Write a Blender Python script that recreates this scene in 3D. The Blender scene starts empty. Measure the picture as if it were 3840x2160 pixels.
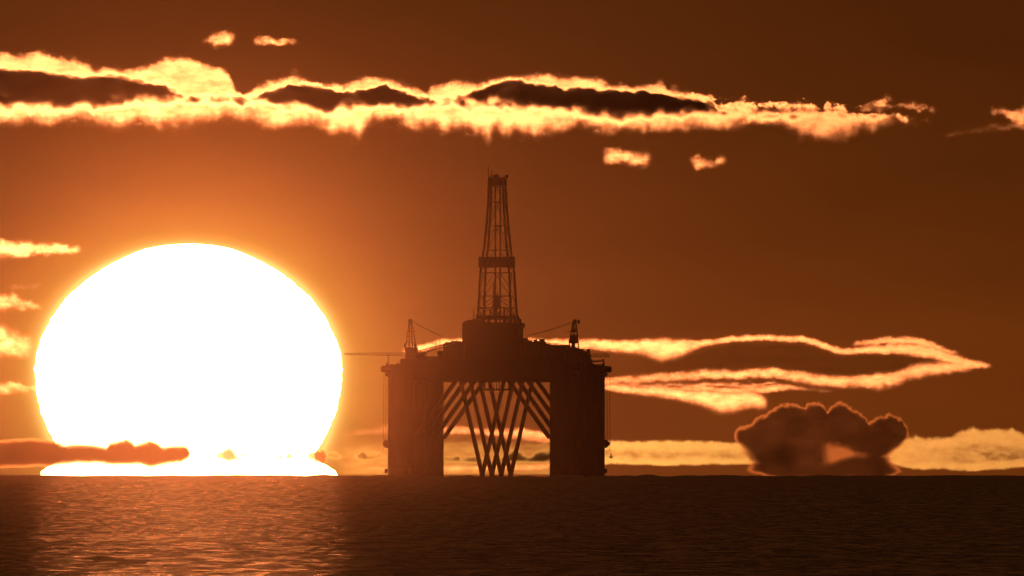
import bpy, bmesh, math
import numpy as np
from mathutils import Vector

# ---------------------------------------------------------------- scale of the view
S = math.radians(1.78) / 3840.0          # angle of one unit of (u, v): the view is 1.78 degrees wide
CAM_H = 10.0                             # eye height above the sea
EARTH = 6.371e6
V0 = 1566.0                              # level direction
def az(u): return (u - 1920.0) * S
def el(v): return (V0 - v) * S

sc = bpy.context.scene
COL = sc.collection

# ---------------------------------------------------------------- camera
cam_d = bpy.data.cameras.new('camera')
cam_d.sensor_width = 36.0
cam_d.lens = 18.0 / math.tan(math.radians(0.89))
cam_d.clip_start = 1.0
cam_d.clip_end = 2.0e6
cam = bpy.data.objects.new('camera', cam_d)
cam.location = (0, 0, CAM_H)
cam.rotation_euler = (math.pi / 2 + el(1080.0), 0, 0)
COL.objects.link(cam)
sc.camera = cam

# ---------------------------------------------------------------- sun direction, world
SUN_U, SUN_V = 707.0, 1385.0
SUN_DIR = Vector((math.tan(az(SUN_U)), 1.0, math.tan(el(SUN_V)))).normalized()
SUN_STRENGTH = 0.055
HAZE_SIGMA = 1.1e-5
HAZE_COLOR = (0.0267, 0.0190, 0.0150)
HAZE_G = 0.9965

w = bpy.data.worlds.new('World')
sc.world = w
w.use_nodes = True
nt = w.node_tree
nt.nodes.clear()

def N(tree, typ, **kw):
    n = tree.nodes.new(typ)
    for k, v in kw.items():
        setattr(n, k, v)
    return n

def math_node(tree, op, a, b=None, c=None, clamp=False):
    n = N(tree, 'ShaderNodeMath', operation=op)
    n.use_clamp = clamp
    for i, x in enumerate((a, b, c)):
        if x is None:
            continue
        if isinstance(x, (int, float)):
            n.inputs[i].default_value = x
        else:
            tree.links.new(x, n.inputs[i])
    return n.outputs[0]

tc = N(nt, 'ShaderNodeTexCoord')
sep = N(nt, 'ShaderNodeSeparateXYZ')
nt.links.new(tc.outputs['Generated'], sep.inputs[0])
X, Y, Z = sep.outputs
M_ = lambda *a, **k: math_node(nt, *a, **k)
# offset from the sun's centre, in units of S
dxu = M_('DIVIDE', M_('SUBTRACT', X, SUN_DIR.x), S)
dyu = M_('DIVIDE', M_('SUBTRACT', Y, SUN_DIR.y), S)
dzu = M_('DIVIDE', M_('SUBTRACT', Z, SUN_DIR.z), S)
dx2 = M_('ADD', M_('MULTIPLY', dxu, dxu), M_('MULTIPLY', dyu, dyu))
dz2 = M_('MULTIPLY', dzu, dzu)
r = M_('SQRT', M_('ADD', dx2, dz2))
# distance from the flattened limb
up = M_('GREATER_THAN', dzu, 0.0)
bsq = M_('ADD', M_('MULTIPLY', up, 1.0 / 468.0 ** 2 - 1.0 / 640.0 ** 2), 1.0 / 640.0 ** 2)
e = M_('SQRT', M_('ADD', M_('MULTIPLY', dx2, 1.0 / 575.0 ** 2), M_('MULTIPLY', dz2, bsq)))
d = M_('MAXIMUM', M_('MULTIPLY', M_('SUBTRACT', e, 1.0), 520.0), 0.0)
elev = M_('MAXIMUM', M_('DIVIDE', M_('SUBTRACT', Z, math.tan(el(1300.0))), S), 0.0)
vfac = M_('ADD', M_('MULTIPLY', M_('EXPONENT', M_('MULTIPLY', elev, -1.0 / 800.0)), 0.88), 0.12)

def glow(dist, length, col, fac=None):
    f = M_('EXPONENT', M_('MULTIPLY', dist, -1.0 / length))
    if fac is not None:
        f = M_('MULTIPLY', f, fac)
    n = N(nt, 'ShaderNodeVectorMath', operation='SCALE')
    n.inputs[0].default_value = col
    nt.links.new(f, n.inputs['Scale'])
    return n.outputs[0]

GLOW = [
    (d, 16.0, (0.75, 0.55, 0.16), None),
    (d, 130.0, (0.03, 0.150, 0.009), None),
    (r, 900.0, (0.0, 0.006, 0.018), vfac),
    (r, 5000.0, (0.245, 0.050, 0.0045), vfac),
    (r, 60000.0, (0.015, 0.0045, 0.0008), None),
]
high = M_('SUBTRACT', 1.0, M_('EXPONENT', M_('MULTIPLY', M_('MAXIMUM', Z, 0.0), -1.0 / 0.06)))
GLOW.append((r, 400000.0, (0.047, 0.0125, 0.0030), high))  # dim red glow added to the sky above the view, to brighten the water
acc = None
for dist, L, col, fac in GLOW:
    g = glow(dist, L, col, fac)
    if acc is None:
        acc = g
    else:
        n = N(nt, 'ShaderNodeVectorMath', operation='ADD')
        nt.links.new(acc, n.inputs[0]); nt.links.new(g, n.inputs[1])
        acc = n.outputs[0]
mpn = N(nt, 'ShaderNodeMapping'); mpn.inputs['Scale'].default_value = (110.0, 110.0, 420.0)
nt.links.new(tc.outputs['Generated'], mpn.inputs['Vector'])
nz = N(nt, 'ShaderNodeTexNoise'); nz.inputs['Scale'].default_value = 1.0; nz.inputs['Detail'].default_value = 4
nt.links.new(mpn.outputs[0], nz.inputs['Vector'])
un = N(nt, 'ShaderNodeVectorMath', operation='SCALE')
nt.links.new(acc, un.inputs[0])
nt.links.new(M_('ADD', M_('MULTIPLY', M_('SUBTRACT', nz.outputs['Fac'], 0.5), 0.38), 1.0), un.inputs['Scale'])
acc = un.outputs[0]
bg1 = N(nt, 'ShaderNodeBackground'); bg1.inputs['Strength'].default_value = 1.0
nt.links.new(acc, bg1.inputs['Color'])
sky = N(nt, 'ShaderNodeTexSky', sky_type='NISHITA')
sky.sun_disc = False
sky.sun_elevation = math.radians(0.1)
sky.sun_rotation = math.atan2(SUN_DIR.x, SUN_DIR.y)
bg2 = N(nt, 'ShaderNodeBackground'); bg2.inputs['Strength'].default_value = 0.001
nt.links.new(sky.outputs[0], bg2.inputs['Color'])
add = N(nt, 'ShaderNodeAddShader')
nt.links.new(bg1.outputs[0], add.inputs[0]); nt.links.new(bg2.outputs[0], add.inputs[1])
out = N(nt, 'ShaderNodeOutputWorld')
nt.links.new(add.outputs[0], out.inputs['Surface'])

# ---------------------------------------------------------------- sun lamp
sl = bpy.data.lights.new('sun_lamp', 'SUN')
sl.energy = SUN_STRENGTH
sl.angle = math.radians(0.54)
sl.color = (1.0, 0.255, 0.068)
so = bpy.data.objects.new('sun_lamp', sl)
so.rotation_mode = 'QUATERNION'
so.rotation_quaternion = SUN_DIR.to_track_quat('Z', 'Y')
so.location = (-60, 6000, 300)
COL.objects.link(so)

# ---------------------------------------------------------------- exposure and render settings
sc.view_settings.view_transform = 'Standard'
sc.view_settings.look = 'None'
sc.view_settings.exposure = 0.0
sc.view_settings.gamma = 1.0
sc.view_settings.use_curve_mapping = False
sc.render.engine = 'CYCLES'
sc.cycles.volume_bounces = 0
sc.cycles.max_bounces = 6
sc.cycles.sample_clamp_indirect = 4.0
sc.cycles.use_denoising = True
try:
    sc.cycles.denoiser = 'OPENIMAGEDENOISE'
except Exception:
    pass

# ---------------------------------------------------------------- helpers
rng = np.random.default_rng(7)
_perm = rng.permutation(4096)
_gx = np.cos(np.linspace(0, 2 * np.pi, 4096, endpoint=False))
_gy = np.sin(np.linspace(0, 2 * np.pi, 4096, endpoint=False))

def perlin(x, y, seed=0):
    x = np.asarray(x, float) + seed * 37.17
    y = np.asarray(y, float) + seed * 91.73
    xi = np.floor(x).astype(np.int64); yi = np.floor(y).astype(np.int64)
    xf = x - xi; yf = y - yi
    def g(ix, iy, fx, fy):
        h = _perm[(_perm[ix & 4095] + iy) & 4095]
        return _gx[h] * fx + _gy[h] * fy
    sx = xf * xf * xf * (xf * (xf * 6 - 15) + 10)
    sy = yf * yf * yf * (yf * (yf * 6 - 15) + 10)
    a = g(xi, yi, xf, yf); b = g(xi + 1, yi, xf - 1, yf)
    c = g(xi, yi + 1, xf, yf - 1); d_ = g(xi + 1, yi + 1, xf - 1, yf - 1)
    return ((a + (b - a) * sx) * (1 - sy) + (c + (d_ - c) * sx) * sy) * 1.5

def fbm(x, y, octv=4, seed=0, gain=0.5):
    s = 0.0; amp = 1.0; tot = 0.0; f = 1.0
    for o in range(octv):
        s = s + amp * perlin(x * f, y * f, seed + o * 3.3)
        tot += amp; amp *= gain; f *= 2.03
    return s / tot

def sm(x):
    x = np.clip(x, 0, 1)
    return x * x * (3 - 2 * x)

def tag(o, label=None, cat=None, group=None, kind=None):
    if label: o['label'] = label
    if cat: o['category'] = cat
    if group: o['group'] = group
    if kind: o['kind'] = kind
    return o

def mesh_obj(name, verts, faces, mat=None, parent=None, smooth=False):
    me = bpy.data.meshes.new(name)
    verts = np.asarray(verts, np.float32); faces = np.asarray(faces, np.int32)
    k = faces.shape[1]
    me.vertices.add(len(verts)); me.vertices.foreach_set('co', verts.ravel())
    me.loops.add(faces.size); me.loops.foreach_set('vertex_index', faces.ravel())
    me.polygons.add(len(faces))
    me.polygons.foreach_set('loop_start', np.arange(0, faces.size, k, dtype=np.int32))
    me.update(calc_edges=True)
    me.validate()
    if smooth:
        me.polygons.foreach_set('use_smooth', np.ones(len(me.polygons), bool))
    if mat: me.materials.append(mat)
    o = bpy.data.objects.new(name, me)
    COL.objects.link(o)
    if parent: o.parent = parent
    return o

def new_mat(name):
    m = bpy.data.materials.new(name); m.use_nodes = True
    m.node_tree.nodes.clear()
    return m

# ---------------------------------------------------------------- materials
def steel(name, base, rust, rough):
    m = new_mat(name); t = m.node_tree
    o = N(t, 'ShaderNodeOutputMaterial'); b = N(t, 'ShaderNodeBsdfPrincipled')
    tcn = N(t, 'ShaderNodeTexCoord')
    ns = N(t, 'ShaderNodeTexNoise'); ns.inputs['Scale'].default_value = 0.35; ns.inputs['Detail'].default_value = 8
    t.links.new(tcn.outputs['Object'], ns.inputs['Vector'])
    cr = N(t, 'ShaderNodeValToRGB')
    cr.color_ramp.elements[0].position = 0.45; cr.color_ramp.elements[0].color = (*base, 1)
    cr.color_ramp.elements[1].position = 0.72; cr.color_ramp.elements[1].color = (*rust, 1)
    t.links.new(ns.outputs['Fac'], cr.inputs[0])
    t.links.new(cr.outputs[0], b.inputs['Base Color'])
    b.inputs['Roughness'].default_value = rough
    t.links.new(b.outputs[0], o.inputs['Surface'])
    return m

M_HULL = steel('hull_paint', (0.035, 0.03, 0.026), (0.05, 0.025, 0.014), 0.6)
M_DECK = steel('deck_paint', (0.04, 0.036, 0.032), (0.05, 0.028, 0.017), 0.65)
M_LATT = steel('lattice_steel', (0.07, 0.06, 0.055), (0.10, 0.045, 0.02), 0.6)
M_CABLE = steel('wire_rope', (0.05, 0.045, 0.04), (0.08, 0.04, 0.02), 0.7)

CLOUD_SIGMA = 0.03
def cloud_mat(name, color, sigma=CLOUD_SIGMA):
    m = new_mat(name); t = m.node_tree
    o = N(t, 'ShaderNodeOutputMaterial'); v = N(t, 'ShaderNodeVolumeScatter')
    lum = max(color)
    v.inputs['Color'].default_value = (*color, 1)
    v.inputs['Density'].default_value = sigma
    m['sigma'] = sigma
    v.inputs['Anisotropy'].default_value = 0.98
    if lum < 1.0:
        # murkier vapour low over the horizon soaks up part of the light
        ab = N(t, 'ShaderNodeVolumeAbsorption'); ad = N(t, 'ShaderNodeAddShader')
        ab.inputs['Color'].default_value = (*color, 1)
        ab.inputs['Density'].default_value = sigma
        t.links.new(v.outputs[0], ad.inputs[0]); t.links.new(ab.outputs[0], ad.inputs[1])
        t.links.new(ad.outputs[0], o.inputs['Volume'])
    else:
        t.links.new(v.outputs[0], o.inputs['Volume'])
    return m
M_CLOUD = cloud_mat('cloud_vapour', (1, 1, 1))
M_THIN = cloud_mat('thin_cloud_vapour', (1, 1, 1), 0.006)
M_LOW = cloud_mat('low_cloud_vapour', (0.29, 0.46, 0.33))
M_VEIL = cloud_mat('horizon_cloud_vapour', (0.125, 0.185, 0.12))
M_SMOKE = cloud_mat('smoky_cloud_vapour', (0.008, 0.006, 0.005))
M_AMBER = cloud_mat('amber_cloud_vapour', (0.44, 0.66, 0.48))
M_MURK = cloud_mat('murky_cloud_vapour', (0.18, 0.14, 0.10))

def sun_mat():
    m = new_mat('sun_surface'); t = m.node_tree
    o = N(t, 'ShaderNodeOutputMaterial'); em = N(t, 'ShaderNodeEmission')
    em.inputs['Color'].default_value = (1.0, 0.45, 0.15, 1)
    em.inputs['Strength'].default_value = 11.0
    # a ball of glowing gas: light from behind passes through it
    tr = N(t, 'ShaderNodeBsdfTransparent'); ad = N(t, 'ShaderNodeAddShader')
    t.links.new(em.outputs[0], ad.inputs[0]); t.links.new(tr.outputs[0], ad.inputs[1])
    t.links.new(ad.outputs[0], o.inputs['Surface'])
    try: m.cycles.emission_sampling = 'NONE'
    except Exception: pass
    return m

def water_mat():
    m = new_mat('sea_water'); t = m.node_tree
    o = N(t, 'ShaderNodeOutputMaterial'); b = N(t, 'ShaderNodeBsdfPrincipled')
    b.inputs['Base Color'].default_value = (0.008, 0.010, 0.011, 1)
    b.inputs['IOR'].default_value = 1.333
    b.inputs['Roughness'].default_value = 0.46
    geo = N(t, 'ShaderNodeNewGeometry')
    def mapped(sx, sy):
        mp = N(t, 'ShaderNodeMapping'); mp.inputs['Scale'].default_value = (sx, sy, 1.0)
        t.links.new(geo.outputs['Position'], mp.inputs['Vector'])
        ns = N(t, 'ShaderNodeTexNoise'); ns.inputs['Scale'].default_value = 1.0
        ns.inputs['Detail'].default_value = 5; ns.inputs['Roughness'].default_value = 0.68
        t.links.new(mp.outputs[0], ns.inputs['Vector'])
        return ns.outputs['Fac']
    # wind-ruffled lanes: the ripples are rougher in some places than in others
    n1, n2, n3 = mapped(1.3, 0.300), mapped(0.75, 0.090), mapped(0.42, 0.028)
    mm = lambda *q, **kk: math_node(t, *q, **kk)
    mixn = mm('ADD', mm('ADD', mm('MULTIPLY', n1, 0.34), mm('MULTIPLY', n2, 0.40)), mm('MULTIPLY', n3, 0.26))
    ctr = mm('MULTIPLY', mm('SUBTRACT', mixn, 0.5), 3.5)
    rough = mm('ADD', ctr, 0.355)
    rough = mm('MINIMUM', mm('MAXIMUM', rough, 0.20), 0.70)
    t.links.new(rough, b.inputs['Roughness'])
    bp = N(t, 'ShaderNodeBump'); bp.inputs['Distance'].default_value = 0.05; bp.inputs['Strength'].default_value = 1.0
    t.links.new(n1, bp.inputs['Height'])
    t.links.new(bp.outputs[0], b.inputs['Normal'])
    t.links.new(b.outputs[0], o.inputs['Surface'])
    return m

# ---------------------------------------------------------------- sea: a patch of the round earth with real waves
def build_sea():
    # rows follow the way the surface closes up towards the horizon
    ys = [150.0, 300.0, 500.0, 800.0, 1200.0]
    while ys[-1] < 14200.0:
        y = ys[-1]
        ys.append(y + max(2.2, min(45.0, y * y / CAM_H * 1.2e-5)))
    ys = np.array(ys)
    t = np.linspace(-1, 1, 1200)
    tin = np.minimum(np.abs(t), 0.86) / 0.86 * np.sign(t)
    tout = np.maximum(np.abs(t) - 0.86, 0) / 0.14 * np.sign(t)
    Yg, Tg = np.meshgrid(ys, tin, indexing='ij')
    _, Og = np.meshgrid(ys, tout, indexing='ij')
    core = Yg * math.tan(math.radians(0.97))
    Xg = core * Tg + (870.0 - core) * np.sign(Og) * np.abs(Og) ** 1.6
    h = (0.010 * fbm(Xg / 9.0, Yg / 24.0, 3, 1) + 0.020 * perlin(Xg / 45.0, Yg / 15.0, 2) + 0.022 * perlin(Xg / 70.0, Yg / 34.0, 12)
         + 0.10 * perlin(Xg / 90.0, Yg / 420.0, 5))
    # far chop that roughens the skyline
    h = h + np.clip((Yg - 9600) / 900, 0, 1) * (0.62 * perlin(Xg / 6.5, Yg / 2600.0, 6) + 0.50 * perlin(Xg / 2.6, Yg / 2200.0, 7) - 0.20)
    Zg = -(Xg ** 2 + Yg ** 2) / (2 * EARTH) + h
    n, m = Yg.shape
    verts = np.stack([Xg, Yg, Zg], -1).reshape(-1, 3)
    i = np.arange(n * m).reshape(n, m)
    f = np.stack([i[:-1, :-1], i[:-1, 1:], i[1:, 1:], i[1:, :-1]], -1).reshape(-1, 4)
    o = mesh_obj('sea', verts, f, water_mat(), smooth=True)
    tag(o, 'dark rippled sea with an orange glitter path under the sun', 'sea', kind='structure')
build_sea()

# ---------------------------------------------------------------- the setting sun: flattened ball with a flared foot
def build_sun():
    D = 300000.0
    prof = [(916, 0), (918, 45), (922, 95), (932, 150), (948, 200), (976, 262), (1010, 325), (1051, 382), (1118, 461), (1193, 514),
            (1267, 551), (1327, 571), (1386, 576), (1476, 569), (1550, 552), (1617, 524), (1655, 502), (1690, 480),
            (1705, 470), (1720, 474), (1737, 498), (1752, 528), (1766, 549), (1781, 558), (1795, 552), (1812, 520), (1830, 430), (1840, 0)]
    pv = np.array([p[0] for p in prof], float); pw = np.array([p[1] for p in prof], float)
    vs = np.concatenate([np.linspace(916, 935, 24), np.linspace(938, 1690, 260), np.linspace(1692, 1840, 75)])
    hw = np.interp(vs, pv, pw)
    k = np.ones(5) / 5.0
    hw[4:-4] = np.convolve(hw, k, 'same')[4:-4]
    hw[0] = 0; hw[-1] = 0
    seg = 256
    th = np.linspace(0, 2 * np.pi, seg, endpoint=False)
    verts = []
    u0, scale = SUN_U, S * D
    for j, (v, wd) in enumerate(zip(vs, hw)):
        wob = 4.2 * perlin(v / 11.0 + np.cos(th) * 3, np.sin(th) * 2 + v / 40.0, 4) * min(1.0, wd / 60.0)
        ww = wd + wob
        x = D * az(u0) + ww * np.cos(th) * scale
        y = D + ww * np.sin(th) * scale
        z = np.full(seg, CAM_H + D * el(v)) + scale * 3.0 * perlin(np.cos(th) * 9, np.sin(th) * 9 + v / 60.0, 8)
        verts.append(np.stack([x, y, z], -1))
    verts = np.concatenate(verts)
    n = len(vs)
    i = np.arange(n * seg).reshape(n, seg)
    i2 = np.roll(i, -1, 1)
    f = np.stack([i[:-1], i2[:-1], i2[1:], i[1:]], -1).reshape(-1, 4)
    o = mesh_obj('setting_sun', verts, f, sun_mat(), smooth=True)
    tag(o, 'huge white setting sun, flattened, its flared foot on the horizon', 'sun')
build_sun()

# ---------------------------------------------------------------- clouds: real vapour, as deep as their optical depth asks
def curve(pts):
    a = np.array(pts, float)
    return lambda U: np.interp(U, a[:, 0], a[:, 1])

def body(U, V, top, bot, wt, wb, nt=6.0, nb=10.0, seed=0, ft=1.0, fb=1.0, pad=0.0, padb=None):
    """0..1 between a top and a bottom outline, frayed by noise."""
    T = curve(top)(U) - pad; B = curve(bot)(U) + (pad if padb is None else padb)
    n1 = nt * (1.5 * fbm(U / (46.0 * ft), V / (40.0 * ft), 5, seed, 0.58))
    n2 = nb * (1.3 * fbm(U / (105.0 * fb), V / (120.0 * fb), 3, seed + 11, 0.5) + 0.55 * fbm(U / (34.0 * fb), V / (52.0 * fb), 4, seed + 13, 0.55))
    return sm((V - T + n1) / wt) * sm((B + n2 - V) / wb)

def streak(U, V, pts, seed=0, jit=3.0, wide=1.95, pw=0.45):
    """soft stroke along a spine: points are (u, v, half height above, half height below, strength)."""
    a = np.array(pts, float)
    ends = sm((U - a[0, 0]) / 50.0 + 0.02) * sm((a[-1, 0] - U) / 50.0 + 0.02)
    c = np.interp(U, a[:, 0], a[:, 1]) + jit * 1.8 * fbm(U / 60.0, V / 200.0, 3, seed)
    hu = np.interp(U, a[:, 0], a[:, 2]) * wide; hd = np.interp(U, a[:, 0], a[:, 3]) * wide
    s = np.interp(U, a[:, 0], a[:, 4])
    n = jit * (2.4 * fbm(U / 34.0, V / 26.0, 5, seed + 5, 0.6))
    q = np.where(V < c, (c - V + n) / np.maximum(hu, 1e-3), (V - c + n) / np.maximum(hd, 1e-3))
    return s ** pw * ends * sm(1.05 - np.abs(q))

def texture(U, V, seed, amt=0.45, fu=70.0, fv=45.0):
    return np.clip(1.0 + amt * 1.6 * fbm(U / fu, V / fv, 5, seed, 0.58), 0.1, 2.0)

def cloud(name, label, D, box, fn, step=3.0, group=None, mat=None, gain=0.21):
    """fn gives (x, thick): x is how far into the veil of the cloud a point lies (0..1), thick is extra optical depth."""
    u = np.arange(box[0], box[1] + step, step); v = np.arange(box[2], box[3] + step, step)
    V, U = np.meshgrid(v, u, indexing='ij')
    # air shimmer along the long path
    Vs = V + 1.6 * perlin(U / 9.0, V / 30.0, 301); Us = U + 2.2 * perlin(U / 40.0, V / 9.0, 303)
    res = fn(Us, Vs)
    x_, thick_ = res if isinstance(res, tuple) else (res, 0.0)
    # vapour seen further from the sun shows only where there is more of it
    th2 = ((U - SUN_U) * S) ** 2 + ((V - SUN_V) * S) ** 2
    gain = gain * ((4e-4 + 0.98 * th2) / 4.4e-4) ** 1.25
    tau = np.maximum(gain * np.maximum(x_, 0.0) ** 3.0 + thick_ - 0.004, 0.0)
    tau[0, :] = tau[-1, :] = 0; tau[:, 0] = tau[:, -1] = 0
    cell = (tau[:-1, :-1] > 0) | (tau[1:, :-1] > 0) | (tau[:-1, 1:] > 0) | (tau[1:, 1:] > 0)
    used = np.zeros_like(tau, bool)
    used[:-1, :-1] |= cell; used[1:, :-1] |= cell; used[:-1, 1:] |= cell; used[1:, 1:] |= cell
    # the sheet never thins to nothing: its outermost edge keeps a narrow side wall
    tmin = 0.02 if (mat is not None and mat is not M_CLOUD) else 0.004
    T = np.maximum(tau, tmin) / (mat or M_THIN)['sigma']
    mid = 14.0 * fbm(U / 160.0, V / 90.0, 2, 77)
    x = D * az(U); z = CAM_H + D * el(V)
    nu_ = int(used.sum())
    fi = -np.ones(tau.shape, int); fi[used] = np.arange(nu_)
    bi = fi + nu_
    front = np.stack([x[used], (D + mid - T * 0.5)[used], z[used]], -1)
    back = np.stack([x[used], (D + mid + T * 0.5)[used], z[used]], -1)
    c = np.argwhere(cell)
    r_, k_ = c[:, 0], c[:, 1]
    F = np.stack([fi[r_, k_], fi[r_ + 1, k_], fi[r_ + 1, k_ + 1], fi[r_, k_ + 1]], -1)
    B = np.stack([bi[r_, k_], bi[r_, k_ + 1], bi[r_ + 1, k_ + 1], bi[r_ + 1, k_]], -1)
    # the same diagonal on both sheets, so that front and back stay matched
    tf = np.concatenate([F[:, [0, 1, 2]], F[:, [0, 2, 3]]])
    tb = np.concatenate([B[:, [0, 1, 2]], B[:, [0, 2, 3]]])
    cp = np.pad(cell, 1)
    walls = []
    for (dr, dk), (a0, a1), (b0, b1) in (((0, -1), (0, 0), (1, 0)), ((1, 0), (1, 0), (1, 1)), ((0, 1), (1, 1), (0, 1)), ((-1, 0), (0, 1), (0, 0))):
        e_ = ~cp[r_ + 1 + dr, k_ + 1 + dk]
        ra, ka = r_[e_], k_[e_]
        a = fi[ra + a0, ka + a1]; b_ = fi[ra + b0, ka + b1]
        walls.append(np.stack([b_, a, a + nu_], -1)); walls.append(np.stack([b_, a + nu_, b_ + nu_], -1))
    tb = np.concatenate([tb] + walls)
    o = mesh_obj(name, np.concatenate([front, back]), np.concatenate([tf, tb]), mat or M_THIN)
    tag(o, label, 'cloud', group)
    return o

G_MAIN = 'sunlit clouds over the oil rig'

def main_bank(U, V):
    top = [(-820, 330), (-560, 262), (-300, 214), (-80, 200), (0, 195), (30, 188), (60, 205), (95, 200), (150, 185), (200, 208), (270, 214), (320, 232), (360, 256), (400, 244), (447, 262),
           (500, 258), (550, 240), (596, 218), (670, 210), (720, 216), (770, 238), (820, 246), (850, 262), (868, 290), (884, 326), (902, 352),
           (925, 348), (958, 322), (1000, 304), (1047, 288), (1113, 283), (1172, 305), (1210, 311), (1250, 305), (1288, 316), (1327, 295), (1381, 281),
           (1463, 291), (1505, 312), (1560, 330), (1604, 344), (1620, 318), (1715, 297), (1800, 309), (1850, 292), (1881, 285), (1980, 280),
           (2058, 272), (2103, 285), (2183, 284), (2244, 293), (2296, 317), (2385, 321), (2482, 306), (2527, 338), (2580, 344), (2632, 357),
           (2688, 394), (2728, 402), (2785, 387), (2855, 413), (2920, 406), (2983, 401), (3056, 405), (3085, 420), (3103, 394), (3125, 412), (3154, 400),
           (3184, 428), (3295, 428), (3380, 436), (3430, 450), (3475, 470)]
    bot = [(-820, 400), (-560, 446), (-300, 462), (-80, 470), (0, 468), (58, 492), (116, 468), (186, 490), (233, 472), (310, 462), (380, 478), (485, 482), (543, 472), (652, 486), (737, 464),
           (854, 454), (900, 456), (1036, 488), (1100, 470), (1172, 484), (1288, 508), (1325, 512), (1346, 534), (1368, 506), (1400, 470), (1482, 470), (1540, 488),
           (1630, 488), (1661, 514), (1700, 490), (1780, 500), (1832, 528), (1863, 505), (1909, 526), (1932, 500), (2002, 524), (2050, 496), (2163, 490),
           (2264, 502), (2385, 500), (2466, 505), (2567, 482), (2728, 486), (2840, 482), (2911, 476), (2996, 512), (3050, 524), (3090, 540), (3130, 526), (3167, 534),
           (3231, 505), (3338, 482), (3420, 478), (3475, 474)]
    # let the fringe hang less where the outline drops in points
    b = body(U, V, top, bot, 42.0, 112.0, 13.0, 28.0, 3, 0.8, 0.9, 15.0, 34.0)
    wt_ = body(U, V, top, bot, 40.0, 60.0, 22.0, 40.0, 5, 0.9, 0.9, 34.0)
    wisps = wt_ * sm(2.2 * fbm(U / 55.0, V / 26.0, 5, 9, 0.62) + 0.05) * 0.46
    lvl = np.interp(U, [-80, 2600, 2950, 3150, 3300, 3475], [1.08, 1.08, 1.08, 1.0, 0.84, 0.55])
    x = np.maximum(b * texture(U, V, 21, 0.24, 85, 34), wisps) * lvl * 1.02
    x = x * (1.0 + 0.20 * sm((V - 398 - 12 * fbm(U / 70, V / 50, 3, 63)) / 40.0) * sm((3000 - U) / 300.0))
    d1 = body(U, V, [(-820, 300), (-500, 262), (-200, 246), (0, 248), (130, 254), (272, 278), (350, 280), (427, 272), (543, 298), (621, 308), (690, 352)],
              [(-820, 340), (-500, 400), (-200, 412), (0, 410), (233, 418), (350, 412), (505, 396), (620, 400), (690, 378)], 40, 78, 13, 25, 31, .8, .8, pad=10, padb=24)
    d2 = body(U, V, [(940, 366), (997, 348), (1086, 316), (1210, 324), (1288, 346), (1366, 334), (1451, 320), (1502, 343), (1600, 374), (1640, 384)],
              [(940, 380), (1016, 388), (1133, 416), (1210, 424), (1327, 414), (1366, 402), (1443, 412), (1520, 416), (1640, 404)], 28, 60, 13, 25, 37, .8, .8, pad=13, padb=20)
    d3 = body(U, V, [(1660, 372), (1740, 352), (1800, 332), (1881, 304), (1941, 299), (2042, 315), (2123, 331), (2204, 325), (2264, 335), (2405, 337), (2486, 351), (2607, 372), (2740, 428)],
              [(1660, 392), (1800, 392), (1921, 410), (2042, 422), (2163, 434), (2284, 452), (2446, 446), (2527, 436), (2640, 444), (2740, 446)], 30, 66, 12, 25, 41, .8, .8, pad=11, padb=18)
    thick = (d1 ** 1.9 * 8.4 * texture(U, V, 51, 0.22, 110, 40) + d2 ** 1.9 * 8.4 * texture(U, V, 52, 0.34, 90, 40) + d3 ** 1.9 * 8.4 * texture(U, V, 53, 0.24, 110, 40))
    thick = thick * sm(x * 3.0)
    end = sm((U + 800) / 420.0)
    return x * end, thick * end ** 2
cloud('cloud_bank', 'long glowing cloud bank spanning the upper sky, dark hollows between bright rims', 32000, (-820, 3490, 150, 600), main_bank, group=G_MAIN, mat=M_CLOUD)

def simple(pts, seed, amt=0.4, fu=40.0, fv=25.0, jit=7.5):
    def f(U, V):
        t = 0
        for k, p in enumerate(pts):
            t = np.maximum(t, streak(U, V, p, seed + k * 7, jit, 2.0, 0.6))
        return t * texture(U, V, seed + 3, amt * 1.1, fu, fv)
    return f

cloud('cloud_puff', 'small bright cloud puff high in the sky above the sun, fatter of two', 33000, (720, 910, 110, 195),
      simple([[(738, 158, 8, 8, .35), (775, 156, 10, 10, .5), (800, 150, 18, 18, 1.0), (845, 144, 20, 22, 1.3), (885, 142, 20, 22, 1.2), (898, 145, 10, 10, .6)]], 5, 0.3), group=G_MAIN)
cloud('cloud_puff', 'thin pale cloud wisp high up, right of the fatter small puff', 33500, (915, 1150, 110, 195),
      simple([[(922, 157, 5, 6, .2), (945, 156, 8, 8, .3), (955, 152, 14, 12, .7), (1000, 151, 14, 13, 1.0), (1050, 155, 12, 10, .7), (1100, 154, 10, 8, .55), (1140, 152, 6, 6, .2)]], 9, 0.5), group=G_MAIN)
cloud('cloud_puff', 'short flat bright cloud below the long bank, right of the derrick top', 31000, (2225, 2490, 540, 650),
      simple([[(2240, 592, 10, 10, .4), (2270, 588, 22, 16, 1.0), (2295, 582, 24, 24, 1.2), (2350, 590, 20, 24, 1.1), (2400, 594, 20, 22, .9), (2440, 596, 22, 22, 1.0), (2462, 606, 14, 18, .6)]], 13, 0.35), group=G_MAIN)
cloud('cloud_puff', 'ragged broken little cloud below the long bank, furthest right of two', 31500, (2555, 2765, 545, 660),
      simple([[(2565, 590, 8, 8, .35), (2590, 592, 14, 18, .8), (2610, 602, 20, 26, 1.1), (2640, 606, 18, 18, .6), (2680, 606, 10, 12, .35), (2700, 596, 16, 16, .8), (2720, 598, 12, 10, .5), (2748, 606, 5, 5, .15)],
              [(2610, 572, 6, 6, .12), (2630, 570, 10, 10, .25), (2645, 572, 6, 6, .12)]], 17, 0.4), group=G_MAIN)

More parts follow.
